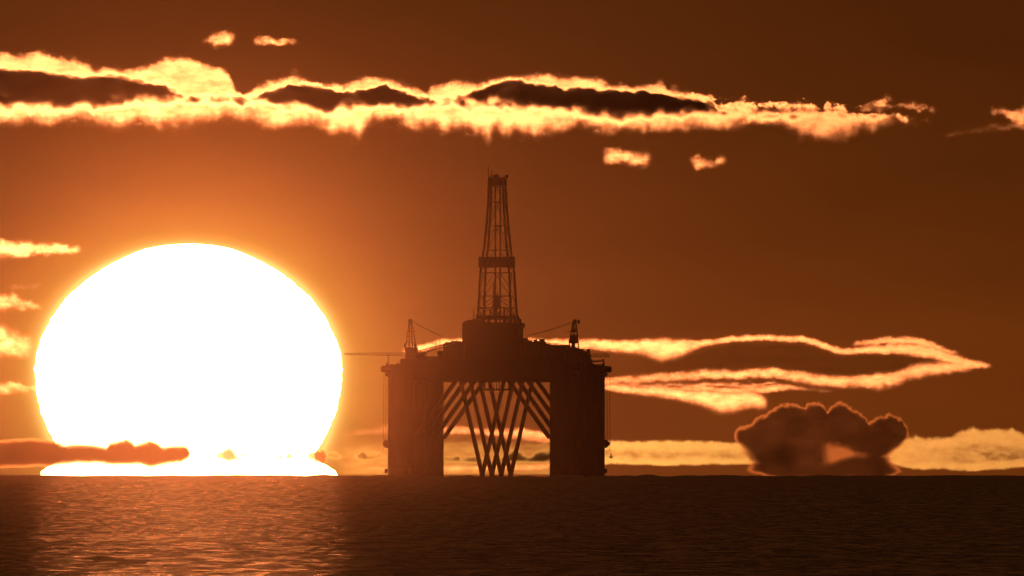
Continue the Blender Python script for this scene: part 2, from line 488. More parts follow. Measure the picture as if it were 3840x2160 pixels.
cloud('cloud_wisp', 'torn orange cloud wisps trailing off the right end of the long bank', 32500, (3190, 3560, 340, 470),
      simple([[(3200, 400, 6, 8, .2), (3260, 394, 10, 10, .35), (3310, 384, 14, 16, .7), (3345, 378, 16, 18, .75), (3362, 384, 8, 8, .3)],
              [(3200, 412, 10, 10, .3), (3300, 408, 12, 10, .3), (3372, 392, 10, 8, .3), (3400, 402, 12, 10, .5), (3445, 402, 14, 10, .55), (3480, 408, 7, 7, .3), (3510, 416, 9, 7, .6), (3540, 424, 4, 4, .2)]], 23, 0.55, 30, 20), group=G_MAIN)
cloud('cloud_puff', 'dim orange cloud cut off by the upper right edge of the sky', 31800, (3500, 4260, 380, 540),
      simple([[(3690, 424, 8, 10, .35), (3720, 416, 10, 14, .5), (3760, 410, 9, 12, .6), (3790, 430, 18, 20, .8), (3830, 446, 34, 26, 1.0), (3900, 440, 40, 40, 1.0), (4050, 436, 40, 36, .9), (4240, 440, 20, 20, .5)],
              [(3520, 512, 8, 6, .1), (3560, 504, 9, 8, .22), (3610, 496, 7, 7, .12), (3700, 480, 12, 12, .12), (3800, 472, 16, 16, .3), (4200, 470, 16, 16, .3)]], 27, 0.5, 45, 30), group=G_MAIN)

G_LEFT = 'cloud streaks at the left of the sun'
cloud('cloud_streak', 'topmost bright cloud streak entering at the left, above the sun disc', 34000, (-440, 345, 885, 985),
      simple([[(-420, 934, 24, 24, 1.2), (100, 934, 26, 24, 1.2), (150, 938, 16, 18, .8), (220, 932, 18, 18, 1.0), (280, 936, 14, 14, .7), (330, 938, 8, 8, .25)]], 29, 0.3, 60, 30), group=G_LEFT, gain=0.42)
cloud('cloud_streak', 'faintest thin cloud streak left of the sun, second from the top', 34500, (0, 200, 1045, 1100),
      simple([[(10, 1074, 10, 10, .15), (40, 1074, 12, 10, .22), (90, 1073, 9, 9, .16), (150, 1070, 12, 10, .2), (185, 1071, 6, 6, .08)]], 33, 0.4), group=G_LEFT, gain=0.42)
cloud('cloud_streak', 'humped cloud streak tapering towards the left limb of the sun', 34800, (-440, 200, 1085, 1185),
      simple([[(-420, 1128, 22, 26, .9), (0, 1132, 24, 24, .8), (30, 1126, 18, 26, .6), (52, 1122, 20, 30, .6), (90, 1138, 14, 20, .55), (130, 1145, 10, 12, .5), (185, 1146, 5, 6, .2)]], 35, 0.3), group=G_LEFT, gain=0.42)
cloud('cloud_streak', 'largest lumpy cloud at the left edge, beside the widest part of the sun', 35000, (-440, 165, 1200, 1365),
      simple([[(-420, 1280, 70, 50, 1.0), (0, 1280, 56, 46, .95), (40, 1292, 46, 40, .8), (85, 1300, 34, 34, .7), (125, 1300, 34, 32, .35), (155, 1298, 20, 24, .15)]], 39, 0.4, 60, 40), group=G_LEFT, gain=0.42)
cloud('cloud_streak', 'thin level cloud streak touching the lower left limb of the sun', 35200, (-440, 215, 1405, 1500),
      simple([[(-420, 1446, 20, 26, .8), (30, 1450, 16, 22, .65), (100, 1452, 12, 18, .5), (130, 1456, 10, 10, .5), (200, 1462, 4, 4, .2)]], 43, 0.3), group=G_LEFT, gain=0.42)

# cloud lying across the foot of the sun
def bar(U, V):
    top = [(-80, 1650), (0, 1651), (105, 1642), (157, 1645), (210, 1652), (245, 1663), (290, 1662), (349, 1662), (395, 1672), (412, 1655), (440, 1652), (472, 1641),
           (489, 1648), (507, 1666), (540, 1652), (565, 1647), (585, 1653), (611, 1672), (646, 1664), (688, 1664), (706, 1676), (718, 1692)]
    bot = [(-80, 1756), (0, 1756), (105, 1752), (210, 1750), (280, 1743), (374, 1741), (419, 1748), (524, 1746), (566, 1757), (629, 1745), (681, 1740), (706, 1724), (718, 1705)]
    b = body(U, V, top, bot, 34, 32, 4.0, 4.0, 71, 0.5, 0.5, 3.0)
    return 0.0 * b, b * np.interp(U, [-80, 0, 200, 300], [7.0, 7.0, 7.2, 7.4]) * sm((720 - U) / 18.0) * sm((U + 540) / 200.0) * (1 + 0.05 * fbm(U / 60, V / 60, 3, 5))
cloud('cloud_bar', 'dark orange knobbly cloud bar lying across the foot of the sun', 42000, (-560, 730, 1610, 1775), bar, mat=M_MURK)

G_DOT = 'scraps of cloud against the sun'
def blob(pts, seed):
    def f(U, V):
        t = 0
        for (u0, v0, a, b, s) in pts:
            q = np.sqrt(((U - u0) / a) ** 2 + ((V - v0) / b) ** 2) + 0.35 * fbm(U / 14.0, V / 14.0, 3, seed)
            t = np.maximum(t, s * sm((1.15 - q) * 1.6))
        return 0.0, t
    return f
cloud('cloud_scrap', 'largest yellow cloud scrap floating on the white foot of the sun', 42500, (790, 900, 1665, 1750),
      blob([(858, 1706, 30, 26, 3.2), (832, 1708, 20, 14, 2.6), (812, 1712, 10, 7, 1.2), (876, 1715, 16, 12, 2.6)], 81), 2.0, G_DOT, M_MURK)
cloud('cloud_scrap', 'tiny yellow cloud scrap just right of the largest scrap on the sun', 42500, (890, 940, 1690, 1730),
      blob([(910, 1708, 9, 9, 1.8), (922, 1713, 8, 5, 1.4)], 83), 2.0, G_DOT, M_MURK)
cloud('cloud_scrap', 'pair of yellow cloud specks on the sun near its right notch', 42500, (1030, 1110, 1685, 1735),
      blob([(1052, 1715, 10, 9, 1.9), (1050, 1703, 8, 6, 1.0), (1083, 1711, 11, 10, 2.6)], 85), 2.0, G_DOT, M_MURK)
cloud('cloud_scrap', 'yellow cloud wedge biting into the right notch of the sun foot', 42500, (1140, 1230, 1670, 1745),
      blob([(1172, 1710, 20, 14, 2.6), (1190, 1712, 22, 24, 2.8), (1208, 1712, 16, 26, 3.4)], 87), 2.0, G_DOT, M_MURK)

# horizon bank behind the rig, from the sun to the gap between the columns
def rig_bank(U, V):
    veil = body(U, V, [(1200, 1655), (1350, 1640), (1700, 1630), (2140, 1640)], [(1200, 1790), (1400, 1790), (1700, 1790), (2140, 1790)], 60, 14, 8, 4, 93)
    veil = veil * sm((U - 1190) / 200) * texture(U, V, 95, 0.6, 70, 22)
    dark = body(U, V, [(1200, 1700), (1240, 1690), (1262, 1692), (1285, 1712), (1320, 1708), (1340, 1700), (1362, 1682), (1380, 1700), (1420, 1698), (1450, 1712), (1560, 1716), (1660, 1714), (1690, 1712), (1712, 1704), (1735, 1716),
                        (1765, 1708), (1790, 1712), (1830, 1722), (1880, 1716), (1925, 1684), (1945, 1690), (1965, 1706), (1990, 1708), (2015, 1690), (2060, 1686), (2140, 1690)],
                [(1200, 1712), (1240, 1722), (1262, 1724), (1285, 1716), (1320, 1718), (1340, 1726), (1362, 1734), (1380, 1730), (1420, 1722), (1450, 1718), (1560, 1730), (1660, 1734), (1800, 1738), (1930, 1736), (2140, 1736)], 24, 18, 9, 6, 97, 0.5)
    thick = 0.42 * np.maximum(veil, 0) ** 1.5 + 0.75 * dark ** 0.5 * veil + np.interp(U, [1200, 1260, 1450, 1660, 1900, 2140], [2.2, 2.6, 2.8, 4.2, 5.0, 5.4]) * dark
    return 0.0, thick
cloud('cloud_bank', 'low hazy cloud layers seen between the rig columns just above the horizon', 46000, (1180, 2160, 1580, 1780), rig_bank, 2.5, 'cloud banks on the horizon', M_VEIL)

def rig_streaks(U, V):
    t = streak(U, V, [(1230, 1640, 8, 10, .05), (1320, 1632, 10, 12, .12), (1360, 1622, 12, 12, .22), (1400, 1620, 12, 12, .25), (1430, 1613, 16, 16, .45), (1560, 1614, 14, 14, .6), (1690, 1612, 12, 20, .9),
                      (1740, 1610, 12, 18, .95), (1790, 1616, 12, 16, .8), (1880, 1622, 14, 18, .9), (1960, 1620, 16, 26, 1.2), (2020, 1630, 14, 26, 1.2), (2080, 1640, 14, 20, .8), (2120, 1640, 10, 10, .2)], 91, 3)
    low = streak(U, V, [(1290, 1752, 8, 8, .05), (1360, 1756, 9, 9, .25), (1450, 1758, 10, 10, .38), (1560, 1758, 12, 12, .7), (1700, 1758, 12, 12, .85), (1800, 1756, 12, 12, .8), (1900, 1754, 12, 12, .8), (1990, 1752, 13, 12, .95), (2060, 1746, 13, 12, .9), (2140, 1746, 10, 10, .3)], 99, 2)
    return np.maximum(t, low) * texture(U, V, 155, 0.25, 50, 20)
cloud('cloud_streak', 'two thin bright cloud streaks passing behind the rig columns just above the horizon', 45000, (1180, 2160, 1580, 1780), rig_streaks, 2.5, 'cloud banks on the horizon', gain=0.13)

def low_bank(U, V):
    b = body(U, V, [(2200, 1652), (2300, 1650), (2420, 1650), (2520, 1648), (2640, 1652), (2740, 1654), (2900, 1664)],
             [(2200, 1746), (2320, 1744), (2500, 1750), (2620, 1746), (2740, 1744), (2900, 1744)], 16, 12, 6, 4, 101, 0.5, 0.6)
    inn = body(U, V, [(2200, 1672), (2900, 1676)], [(2200, 1734), (2900, 1734)], 30, 26, 8, 8, 103)
    t = b * (0.95 * texture(U, V, 104, 0.3, 70, 24) - 0.60 * inn)
    return 0.0, np.maximum(t, 0) * sm((2870 - U) / 70.0)
cloud('cloud_bank', 'flat orange cloud band on the horizon directly right of the rig', 47000, (2190, 2870, 1610, 1770), low_bank, 3.0, 'cloud banks on the horizon', M_LOW)

def cumulus(U, V):
    top = [(2748, 1700), (2750, 1640), (2751, 1616), (2762, 1606), (2780, 1597), (2821, 1585), (2830, 1566), (2842, 1560), (2871, 1548), (2903, 1528), (2925, 1515), (2957, 1508), (2985, 1512), (3015, 1526), (3036, 1508), (3069, 1503), (3085, 1514), (3102, 1538),
           (3120, 1518), (3148, 1502), (3170, 1510), (3193, 1527), (3235, 1552), (3259, 1580), (3288, 1562), (3338, 1548), (3380, 1566), (3404, 1600), (3412, 1650)]
    bot = [(2748, 1745), (2770, 1764), (2810, 1774), (2870, 1789), (2930, 1800), (3200, 1800), (3300, 1800), (3345, 1790), (3380, 1775), (3412, 1765)]
    b = body(U, V, top, bot, 26, 20, 9.0, 5, 111, 0.42, 0.5)
    wv = 12.0 * fbm(U / 60, V / 24, 4, 157)
    Lf = np.interp(V, [1600, 1640, 1690, 1735, 1765, 1800], [2749, 2751, 2775, 2806, 2790, 2840])
    Rt = np.interp(V, [1610, 1650, 1690, 1712, 1745, 1775], [3412, 3404, 3372, 3345, 3370, 3400])
    ws = 20.0 + 34.0 * sm((V - 1640) / 60.0)
    side = sm((U - Lf + wv) / ws) * sm((Rt - U + wv) / ws)
    t = 4.4 * b * side * texture(U, V, 112, 0.14, 120, 70)
    # a thin window in its lower half
    h1 = body(U, V, [(3085, 1650), (3110, 1646), (3160, 1654), (3215, 1680), (3300, 1704)], [(3085, 1756), (3130, 1750), (3190, 1732), (3300, 1714)], 40, 32, 8, 8, 113, 0.6) * sm((U - 3060) / 70) * sm((3310 - U) / 60)
    return 0.0, np.maximum(t * (1 - 0.84 * h1), 0)
cloud('cumulus_cloud', 'dark domed cumulus cloud with thin pink rim, on the right horizon', 44000, (2730, 3440, 1480, 1810), cumulus, 2.5, None, M_MURK)

def right_bank(U, V):
    b = body(U, V, [(3270, 1708), (3310, 1690), (3355, 1645), (3400, 1638), (3425, 1632), (3436, 1624), (3446, 1634), (3470, 1638), (3566, 1634), (3607, 1609), (3653, 1596), (3690, 1610), (3731, 1601), (3765, 1610), (3793, 1601), (3839, 1624), (3950, 1640), (4240, 1690)],
             [(3270, 1712), (3320, 1728), (3365, 1750), (3400, 1760), (3421, 1764), (3504, 1762), (3628, 1770), (3839, 1756), (3950, 1756), (4240, 1720)], 20, 12, 7, 4, 121, 0.6, 0.6)
    inn = body(U, V, [(3400, 1660), (3566, 1656), (3653, 1630), (3839, 1655), (3950, 1665)], [(3400, 1748), (3628, 1752), (3839, 1738), (3950, 1738)], 46, 22, 8, 5, 123)
    t = b * np.interp(U, [3400, 3600, 3660, 3950], [.55, .7, 1.0, .9]) * texture(U, V, 125, 0.3, 60, 30)
    t = t - inn * np.interp(U, [3400, 3560, 3700, 3950], [.08, .22, .72, .55]) * texture(U, V, 127, 0.4, 80, 30)
    return 0.0, np.maximum(t, 0.12 * inn) * sm((U - 3272) / 60)
cloud('cloud_bank', 'broad amber cloud bank on the horizon in the lower right corner', 47500, (3262, 4260, 1570, 1790), right_bank, 3.0, 'cloud banks on the horizon', M_AMBER)

G_LEAF = 'drawn-out cloud sheets right of the rig'
def leaf(U, V):
    t = streak(U, V, [(1480, 1330, 9, 9, .3), (1560, 1312, 14, 12, .8), (1660, 1284, 14, 12, .9), (1760, 1284, 14, 12, .9), (1900, 1284, 14, 12, .9), (2051, 1284, 12, 12, 1.0), (2167, 1287, 16, 17, 1.1), (2333, 1294, 16, 22, 1.1), (2420, 1294, 18, 32, 1.2), (2478, 1298, 24, 44, 1.3), (2550, 1296, 20, 36, 1.1),
                      (2622, 1288, 11, 14, .95), (2680, 1282, 9, 9, .9), (2747, 1271, 11, 10, .95), (2871, 1267, 11, 10, .95), (2995, 1273, 11, 10, .95), (3048, 1281, 12, 12, 1.0), (3110, 1303, 11, 11, 1.0), (3152, 1318, 10, 11, 1.0), (3255, 1313, 14, 12, 1.05), (3338, 1309, 16, 14, 1.1), (3430, 1312, 20, 18, 1.1), (3504, 1325, 20, 18, 1.2), (3566, 1347, 18, 16, 1.2), (3628, 1365, 15, 16, 1.15), (3690, 1372, 10, 10, .8), (3740, 1374, 4, 4, .25)], 131, 3)
    t = np.maximum(t, streak(U, V, [(3170, 1298, 5, 6, .25), (3215, 1288, 9, 9, .6), (3338, 1276, 12, 12, .75), (3400, 1276, 12, 14, .75), (3462, 1284, 12, 16, .75), (3524, 1304, 12, 12, .55), (3560, 1318, 10, 10, .35), (3620, 1330, 6, 6, .12)], 133, 4))
    t = np.maximum(t, streak(U, V, [(2225, 1432, 9, 9, .4), (2333, 1424, 14, 14, .6), (2498, 1414, 15, 14, .6), (2664, 1404, 17, 16, .85), (2747, 1404, 15, 16, .8), (2830, 1400, 14, 16, .85), (2903, 1396, 16, 18, 1.0), (2960, 1404, 14, 20, .9), (3007, 1414, 16, 22, .85), (3100, 1424, 16, 22, .9), (3172, 1429, 16, 22, 1.05), (3240, 1424, 18, 24, 1.0), (3297, 1424, 20, 30, 1.3), (3342, 1416, 16, 30, 1.0), (3400, 1400, 20, 24, .8), (3462, 1386, 24, 26, .8), (3540, 1378, 22, 20, .9), (3620, 1374, 14, 16, .9), (3700, 1374, 5, 6, .2)], 135, 4))
    return t * texture(U, V, 137, 0.26, 60, 25) * texture(U, V, 161, 0.22, 190, 120)
def leaf_fill(U, V):
    fill = body(U, V, [(2300, 1316), (2478, 1340), (2622, 1312), (2747, 1282), (2995, 1284), (3152, 1328), (3340, 1322), (3504, 1336), (3560, 1352)],
                [(2300, 1416), (2498, 1404), (2747, 1394), (2903, 1390), (3007, 1404), (3172, 1416), (3300, 1408), (3462, 1376), (3560, 1362)], 20, 24, 6, 8, 139)
    return 0.0, 0.38 * fill * sm((U - 2290) / 330.0) * texture(U, V, 138, 0.45, 130, 26) - 0.03
cloud('cloud_sheet', 'smoky brown cloud layer enclosed by the rim of the leaf-shaped sheet', 36300, (2270, 3600, 1260, 1440), leaf_fill, group=G_LEAF, mat=M_SMOKE)
cloud('cloud_sheet', 'leaf-shaped cloud sheet with bright rim, pointed at its right tip', 36000, (1460, 3760, 1220, 1480), leaf, group=G_LEAF, gain=0.30)

def lower_leaf(U, V):
    t = streak(U, V, [(2230, 1450, 9, 9, .5), (2300, 1454, 14, 12, .75), (2400, 1464, 16, 16, .8), (2457, 1468, 20, 18, .9), (2520, 1474, 20, 20, 1.0), (2581, 1481, 20, 24, 1.05), (2640, 1490, 26, 30, 1.15), (2705, 1506, 36, 38, 1.25), (2740, 1506, 36, 36, 1.25), (2790, 1498, 28, 30, 1.2), (2830, 1496, 24, 26, 1.15), (2870, 1508, 20, 22, 1.0), (2900, 1520, 8, 10, .4)], 141, 3)
    t = np.maximum(t, streak(U, V, [(2560, 1446, 6, 8, .4), (2620, 1450, 12, 10, .6), (2700, 1466, 10, 10, .6), (2790, 1466, 14, 14, .6), (2850, 1464, 12, 12, .6), (2905, 1456, 14, 12, .8), (2960, 1452, 10, 10, .5), (3040, 1462, 6, 6, .15), (3120, 1468, 6, 6, .15), (3150, 1469, 3, 3, .05)], 143, 3))
    fill = body(U, V, [(2240, 1440), (2400, 1426), (2600, 1424), (2747, 1420), (2900, 1414), (2960, 1440)], [(2240, 1458), (2400, 1470), (2600, 1490), (2747, 1500), (2850, 1488), (2960, 1452)], 24, 24, 8, 8, 147)
    holes = sm(2.4 * fbm(U / 95.0, V / 20.0, 3, 149) - 0.05)
    return np.maximum(t * texture(U, V, 145, 0.24, 50, 25), 0.66 * fill * (1 - 0.75 * holes) * texture(U, V, 151, 0.4, 60, 22))
cloud('cloud_sheet', 'lower hooked cloud streak under the leaf-shaped sheet, right of the rig', 36500, (2210, 3160, 1420, 1570), lower_leaf, group=G_LEAF, gain=0.30)

# ---------------------------------------------------------------- the oil rig
RD = 12500.0
K = RD * S
YAW = math.radians(10.0)
CY, SY = math.cos(YAW), math.sin(YAW)
RU = 1862.0
rig = bpy.data.objects.new('oil_rig', None)
COL.objects.link(rig)
rig.location = (RD * az(RU), RD, -(RD ** 2) / (2 * EARTH))
rig.rotation_euler = (0, 0, -YAW)
tag(rig, 'dark silhouetted offshore drilling rig on columns with a tall lattice derrick', 'oil rig')
ZB = CAM_H + RD * el(1784.0) + RD ** 2 / (2 * EARTH)
def zz(v): return (1784.0 - v) * K + ZB
def loc(u, v, y=0.0):
    xa = (u - RU) * K
    return Vector(((xa - y * SY) / CY, y, zz(v)))

class MB:
    def __init__(self): self.bm = bmesh.new()
    def box(self, x0, x1, y0, y1, z0, z1, bevel=0.0):
        r_ = bmesh.ops.create_cube(self.bm, size=1.0)
        for v in r_['verts']:
            v.co = Vector(((x0 + x1) / 2 + v.co.x * (x1 - x0), (y0 + y1) / 2 + v.co.y * (y1 - y0), (z0 + z1) / 2 + v.co.z * (z1 - z0)))
        if bevel:
            es = list({e_ for v in r_['verts'] for e_ in v.link_edges})
            bmesh.ops.bevel(self.bm, geom=es, offset=bevel, segments=2, affect='EDGES', profile=0.5)
        return self
    def block(self, u0, u1, v0, v1, depth, y=0.0, bevel=0.12):
        wd = max(0.3, ((u1 - u0) * K - depth * SY) / CY)
        c = loc((u0 + u1) / 2, v0, y)
        return self.box(c.x - wd / 2, c.x + wd / 2, y - depth / 2, y + depth / 2, zz(v1), zz(v0), bevel)
    def tube(self, p, q, r0, r1=None, n=8):
        p, q = Vector(p), Vector(q)
        r1 = r0 if r1 is None else r1
        dv = q - p
        L = dv.length
        if L < 1e-4: return self
        rt = dv.to_track_quat('Z', 'Y')
        rr = bmesh.ops.create_cone(self.bm, cap_ends=True, segments=n, radius1=r0, radius2=r1, depth=L)
        c = (p + q) / 2
        for v in rr['verts']:
            v.co = c + rt @ v.co
        return self
    def lathe(self, cx, cy, prof, n=32):
        rings = []
        for (r_, z) in prof:
            rings.append([self.bm.verts.new((cx + r_ * math.cos(2 * math.pi * i / n), cy + r_ * math.sin(2 * math.pi * i / n), z)) for i in range(n)])
        for a, b in zip(rings, rings[1:]):
            for i in range(n):
                self.bm.faces.new((a[i], a[(i + 1) % n], b[(i + 1) % n], b[i]))
        self.bm.faces.new(rings[0][::-1]); self.bm.faces.new(rings[-1])
        return self
    def prism(self, uv, depth, y=0.0):
        """outline in (u, v), given its own depth"""
        sh = depth * SY / K / 2
        cu = sum(p[0] for p in uv) / len(uv)
        f = []; b = []
        for (u, v) in uv:
            uu = u - math.copysign(min(sh, abs(u - cu) * 0.5), u - cu)
            c = loc(uu, v, y)
            f.append(self.bm.verts.new((c.x, y - depth / 2, c.z))); b.append(self.bm.verts.new((c.x, y + depth / 2, c.z)))
        n = len(uv)
        self.bm.faces.new(f[::-1]); self.bm.faces.new(b)
        for i in range(n):
            self.bm.faces.new((f[i], f[(i + 1) % n], b[(i + 1) % n], b[i]))
        return self
    def build(self, name, mat, parent=None, label=None):
        bmesh.ops.recalc_face_normals(self.bm, faces=self.bm.faces)
        me = bpy.data.meshes.new(name)
        self.bm.to_mesh(me); self.bm.free()
        me.materials.append(mat)
        o = bpy.data.objects.new(name, me)
        COL.objects.link(o)
        if parent: o.parent = parent
        if label: o['label'] = label
        return o

FRAMES = (-31.0, -10.33, 10.33, 31.0)
COLX = 31.1
CR = 5.12
Z_DECK0 = zz(1428)
# pontoons, awash
for sx in (-1, 1):
    m = MB(); m.box(sx * COLX - 6.0, sx * COLX + 6.0, -44, 44, -9.0, -3.2, 0.8)
    m.build('pontoon', M_HULL, rig)
# columns
rr = np.random.default_rng(3)
for sx in (-1, 1):
    for k, y in enumerate(FRAMES):
        m = MB()
        m.lathe(sx * COLX, y, [(CR, -4.0), (CR, 3.0), (CR + .07, 3.1), (CR + .07, 3.5), (CR, 3.6), (CR, 14.0), (CR + .06, 14.1), (CR + .06, 14.4), (CR, 14.5),
                              (CR, 25.0), (CR + .06, 25.1), (CR + .06, 25.4), (CR, 25.5), (CR, zz(1366))])
        c = m.build('column', M_HULL, rig)
        outer = (k == 0 and sx == -1) or (k == 3 and sx == 1)
        outer = (sx < 0 and k == 0) or (sx > 0 and k == 3) or outer
        if k in (0, 3):
            # fairlead guide and its chain, on the outside of the corner columns
            f = MB()
            ox = sx * (COLX + CR + 0.55)
            zf = zz(1664)
            f.box(ox - 0.75, ox + 0.5, y - 1.1, y + 1.1, zf - 1.6, zf + 1.5, 0.35)
            f.tube((ox + sx * 0.5, y - .5, zf), (ox + sx * 0.5, y + .5, zf), 0.95, n=16)
            f.build('fairlead', M_LATT, c)
            MB().box(ox - 0.7, ox + 0.35, y - 0.8, y + 0.8, zz(1775), zz(1758), 0.3).build('fender', M_LATT, c)
            for j in range(2):
                ch = MB()
                a = Vector((ox + sx * (0.3 + 0.9 * j), y + 0.8 * j, zz(1408))); b_ = Vector((ox + sx * (0.5 + 0.95 * j), y + 0.8 * j, zz(1668 + 22 * j)))
                n_ = 26
                for i in range(n_):
                    p = a.lerp(b_, i / n_); q = a.lerp(b_, (i + .86) / n_)
                    ch.tube(p, q, 0.10, n=5)
                ch.build('anchor_chain', M_CABLE, c)
            # winch house overhanging the column head
            wh = MB()
            bx = sx * (COLX + CR)
            wh.box(sx * (COLX + 2.4) - 4.9, sx * (COLX + 2.4) + 4.9, y - 4.0, y + 4.0, zz(1397), zz(1372), 0.8)
            wh.box(sx * (COLX + 1.6) - 4.4, sx * (COLX + 1.6) + 4.4, y - 3.4, y + 3.4, zz(1413), zz(1395), 1.0)
            for q_ in range(4):
                wh.tube((sx * (COLX - 1.0 + 2.0 * q_), y - 3.0, zz(1374)), (sx * (COLX - 1.0 + 2.0 * q_), y - 3.0, zz(1374 - 7 - 5 * (q_ % 2))), 0.45, n=8)
            wh.build('winch_house', M_DECK, c)

# braces, four transverse frames of two struts and two diagonals
for y in FRAMES:
    for sx in (-1, 1):
        MB().tube((sx * 25.8, y, zz(1642)), (sx * 9.6, y, zz(1420)), 0.88, 0.82, 12).build('brace', M_HULL, rig)
        MB().tube((sx * -0.2, y, zz(1790)), (sx * 8.5, y, zz(1420)), 0.86, 0.76, 12).build('brace', M_HULL, rig)
    MB().lathe(0, y, [(1.0, -3), (1.0, zz(1762)), (0.8, zz(1752)), (.3, zz(1744))], 14).build('brace_node', M_HULL, rig)
MB().tube((-26, -31, -2.2), (26, -31, -2.2), 0.9, n=12).build('cross_tube', M_HULL, rig)
MB().tube((-26, 31, -2.2), (26, 31, -2.2), 0.9, n=12).build('cross_tube', M_HULL, rig)

# main deck box and the stepped houses on it
m = MB()
m.box(-31.3, 31.3, -33, 33, Z_DECK0, zz(1345), 0.5)
for i in range(9):
    x = -28 + i * 7.0
    m.box(x - .25, x + .25, -32.5, 32.5, Z_DECK0 - 0.55, Z_DECK0 + 0.1)
deck = m.build('deck', M_DECK, rig)

m = MB()
m.block(1514, 1640, 1372, 1420, 30, 0)
m.block(1588, 1668, 1336, 1372, 14, -8)
m.block(1562, 1600, 1322, 1350, 4, -6)
m.build('deck_house', M_DECK, rig)
m = MB()
m.block(1662, 1760, 1288, 1350, 13, -4); m.block(1668, 1702, 1283, 1300, 4, -4); m.block(1690, 1740, 1279, 1300, 5, 2); m.block(1640, 1665, 1316, 1350, 4, 2)
for u, h in ((1634, 12), (1650, 22), (1676, 6), (1694, 5), (1712, 9), (1726, 6)):
    p = loc(u, 1284, -3); m.tube(p - Vector((0, 0, 4)), p + Vector((0, 0, h * K)), 0.12, n=6)
m.build('deck_house', M_DECK, rig)
m = MB()
m.block(1955, 2050, 1281, 1350, 13, 2); m.block(1960, 1982, 1268, 1300, 3, 2); m.block(1975, 1996, 1275, 1300, 3, 2); m.block(2000, 2016, 1274, 1300, 3, 2); m.block(2022, 2044, 1272, 1300, 4, 2)
m.block(2040, 2064, 1288, 1350, 4, -2)
for u, v in ((1986, 1266), (1994, 1270), (2012, 1266), (2024, 1266), (2036, 1263), (2042, 1268)):
    p = loc(u, v, 2); m.tube(p, p - Vector((0, 0, 3)), 0.13, n=6)
m.build('deck_house', M_DECK, rig)
m = MB()
m.block(2050, 2140, 1294, 1350, 13, 0); m.block(2120, 2192, 1308, 1350, 8, 0); m.block(2180, 2206, 1318, 1350, 3, 0); m.block(2150, 2216, 1331, 1366, 5, 0)
m.build('deck_house', M_DECK, rig)

# drill floor block under the derrick
m = MB()
m.prism([(1733, 1352), (1733, 1212), (1750, 1201), (1772, 1198), (1788, 1198), (1800, 1208), (1958, 1210), (1963, 1226), (1961, 1262), (1972, 1278), (1972, 1352)], 12, -2)
m.block(1940, 1969, 1212, 1228, 3, -2); m.block(1936, 1956, 1196, 1216, 3, 1); m.block(1930, 1948, 1186, 1206, 3, 1)
m.block(1734, 1740, 1205, 1216, 1.5, -2)
m.build('drill_floor', M_DECK, rig)
m = MB(); p = loc(1775, 1160, -5); m.tube(p, p - Vector((0, 0, 4.5)), 0.16, n=6); p = loc(1781, 1180, -5); m.tube(p, p - Vector((0, 0, 3)), 0.12, n=6)
m.build('vent_mast', M_LATT, rig)

# moonpool frame under the deck
m = MB()
a = loc(1816, 1461, -4); b = loc(1910, 1461, -4)
m.tube(a, b, 0.35, n=8)
for u in (1842, 1852, 1862, 1872, 1884):
    p = loc(u, 1425, -4); q = loc(u, 1461, -4); m.tube(p, q, 0.16, n=6)
for u in (1817, 1909):
    p = loc(u, 1425, -4); q = loc(u, 1461, -4); m.tube(p, q, 0.3, n=6)
m.build('moonpool_frame', M_LATT, rig)

# derrick
DV = [(1206, 80), (1150, 74), (1110, 71), (1018, 66.5), (938, 54), (890, 48.5), (847, 44.5), (800, 40), (757, 37), (700, 35), (668, 34.5)]
def hw(v):
    vs_ = np.array([q[0] for q in DV][::-1], float); ws_ = np.array([q[1] for q in DV][::-1], float)
    return float(np.interp(v, vs_, ws_)) * K / (CY + SY) - 0.3
DX = loc(1865, 0, 0).x
def corner(sx, sy, v): return Vector((DX + sx * hw(v), sy * hw(v), zz(v)))
m = MB()
levels = [1198, 1154, 1110, 1023, 938, 847, 757, 700]
CORN = [(-1, -1), (1, -1), (1, 1), (-1, 1)]
for i, v in enumerate(levels):
    for c in range(4):
        a = corner(*CORN[c], v); b = corner(*CORN[(c + 1) % 4], v)
        m.tube(a, b, 0.17, n=6)
        if i + 1 < len(levels):
            v2 = levels[i + 1]
            a2 = corner(*CORN[c], v2); b2 = corner(*CORN[(c + 1) % 4], v2)
            if 1 <= i <= 6:
                mid = (a2 + b2) / 2
                if i != 3:
                    m.tube(a, mid, 0.12, n=6); m.tube(b, mid, 0.12, n=6)
                else:
                    m.tube(a, a2.lerp(b2, .5), 0.12, n=6)
            else:
                m.tube(a, b2, 0.14, n=6); m.tube(b, a2, 0.14, n=6)
derrick = m.build('derrick', M_LATT, rig)
for (sx, sy) in CORN:
    m = MB()
    vs_ = [1212, 1150, 1018, 938, 847, 757, 664]
    for a, b in zip(vs_, vs_[1:]):
        m.tube(corner(sx, sy, a), corner(sx, sy, b), 0.44, 0.42, 8)
    # ladder hoops and lamps along the leg
    for v in range(690, 1190, 26):
        c = corner(sx, sy, v)
        m.box(c.x + sx * .3 - .25, c.x + sx * .3 + .25, c.y + sy * .3 - .25, c.y + sy * .3 + .25, c.z - .22, c.z + .22)
    m.build('leg', M_LATT, derrick)
m = MB(); m.block(1794, 1932, 963, 1003, 9.5, 0, 0.15)
c0 = loc(1863, 963, 0)
for sx in (-1, 1):
    for sy in (-1, 1):
        m.tube(c0 + Vector((sx * 5.9, sy * 4.6, -.5)), c0 + Vector((sx * 5.9, sy * 4.6, 0.5)), 0.08, n=5)
m.build('racking_platform', M_DECK, derrick)
m = MB(); m.block(1832, 1899, 666, 696, 5.0, 0, 0.1); m.block(1853, 1872, 656, 668, 2, 0); m.block(1894, 1906, 655, 668, 1, 0, 0.05)
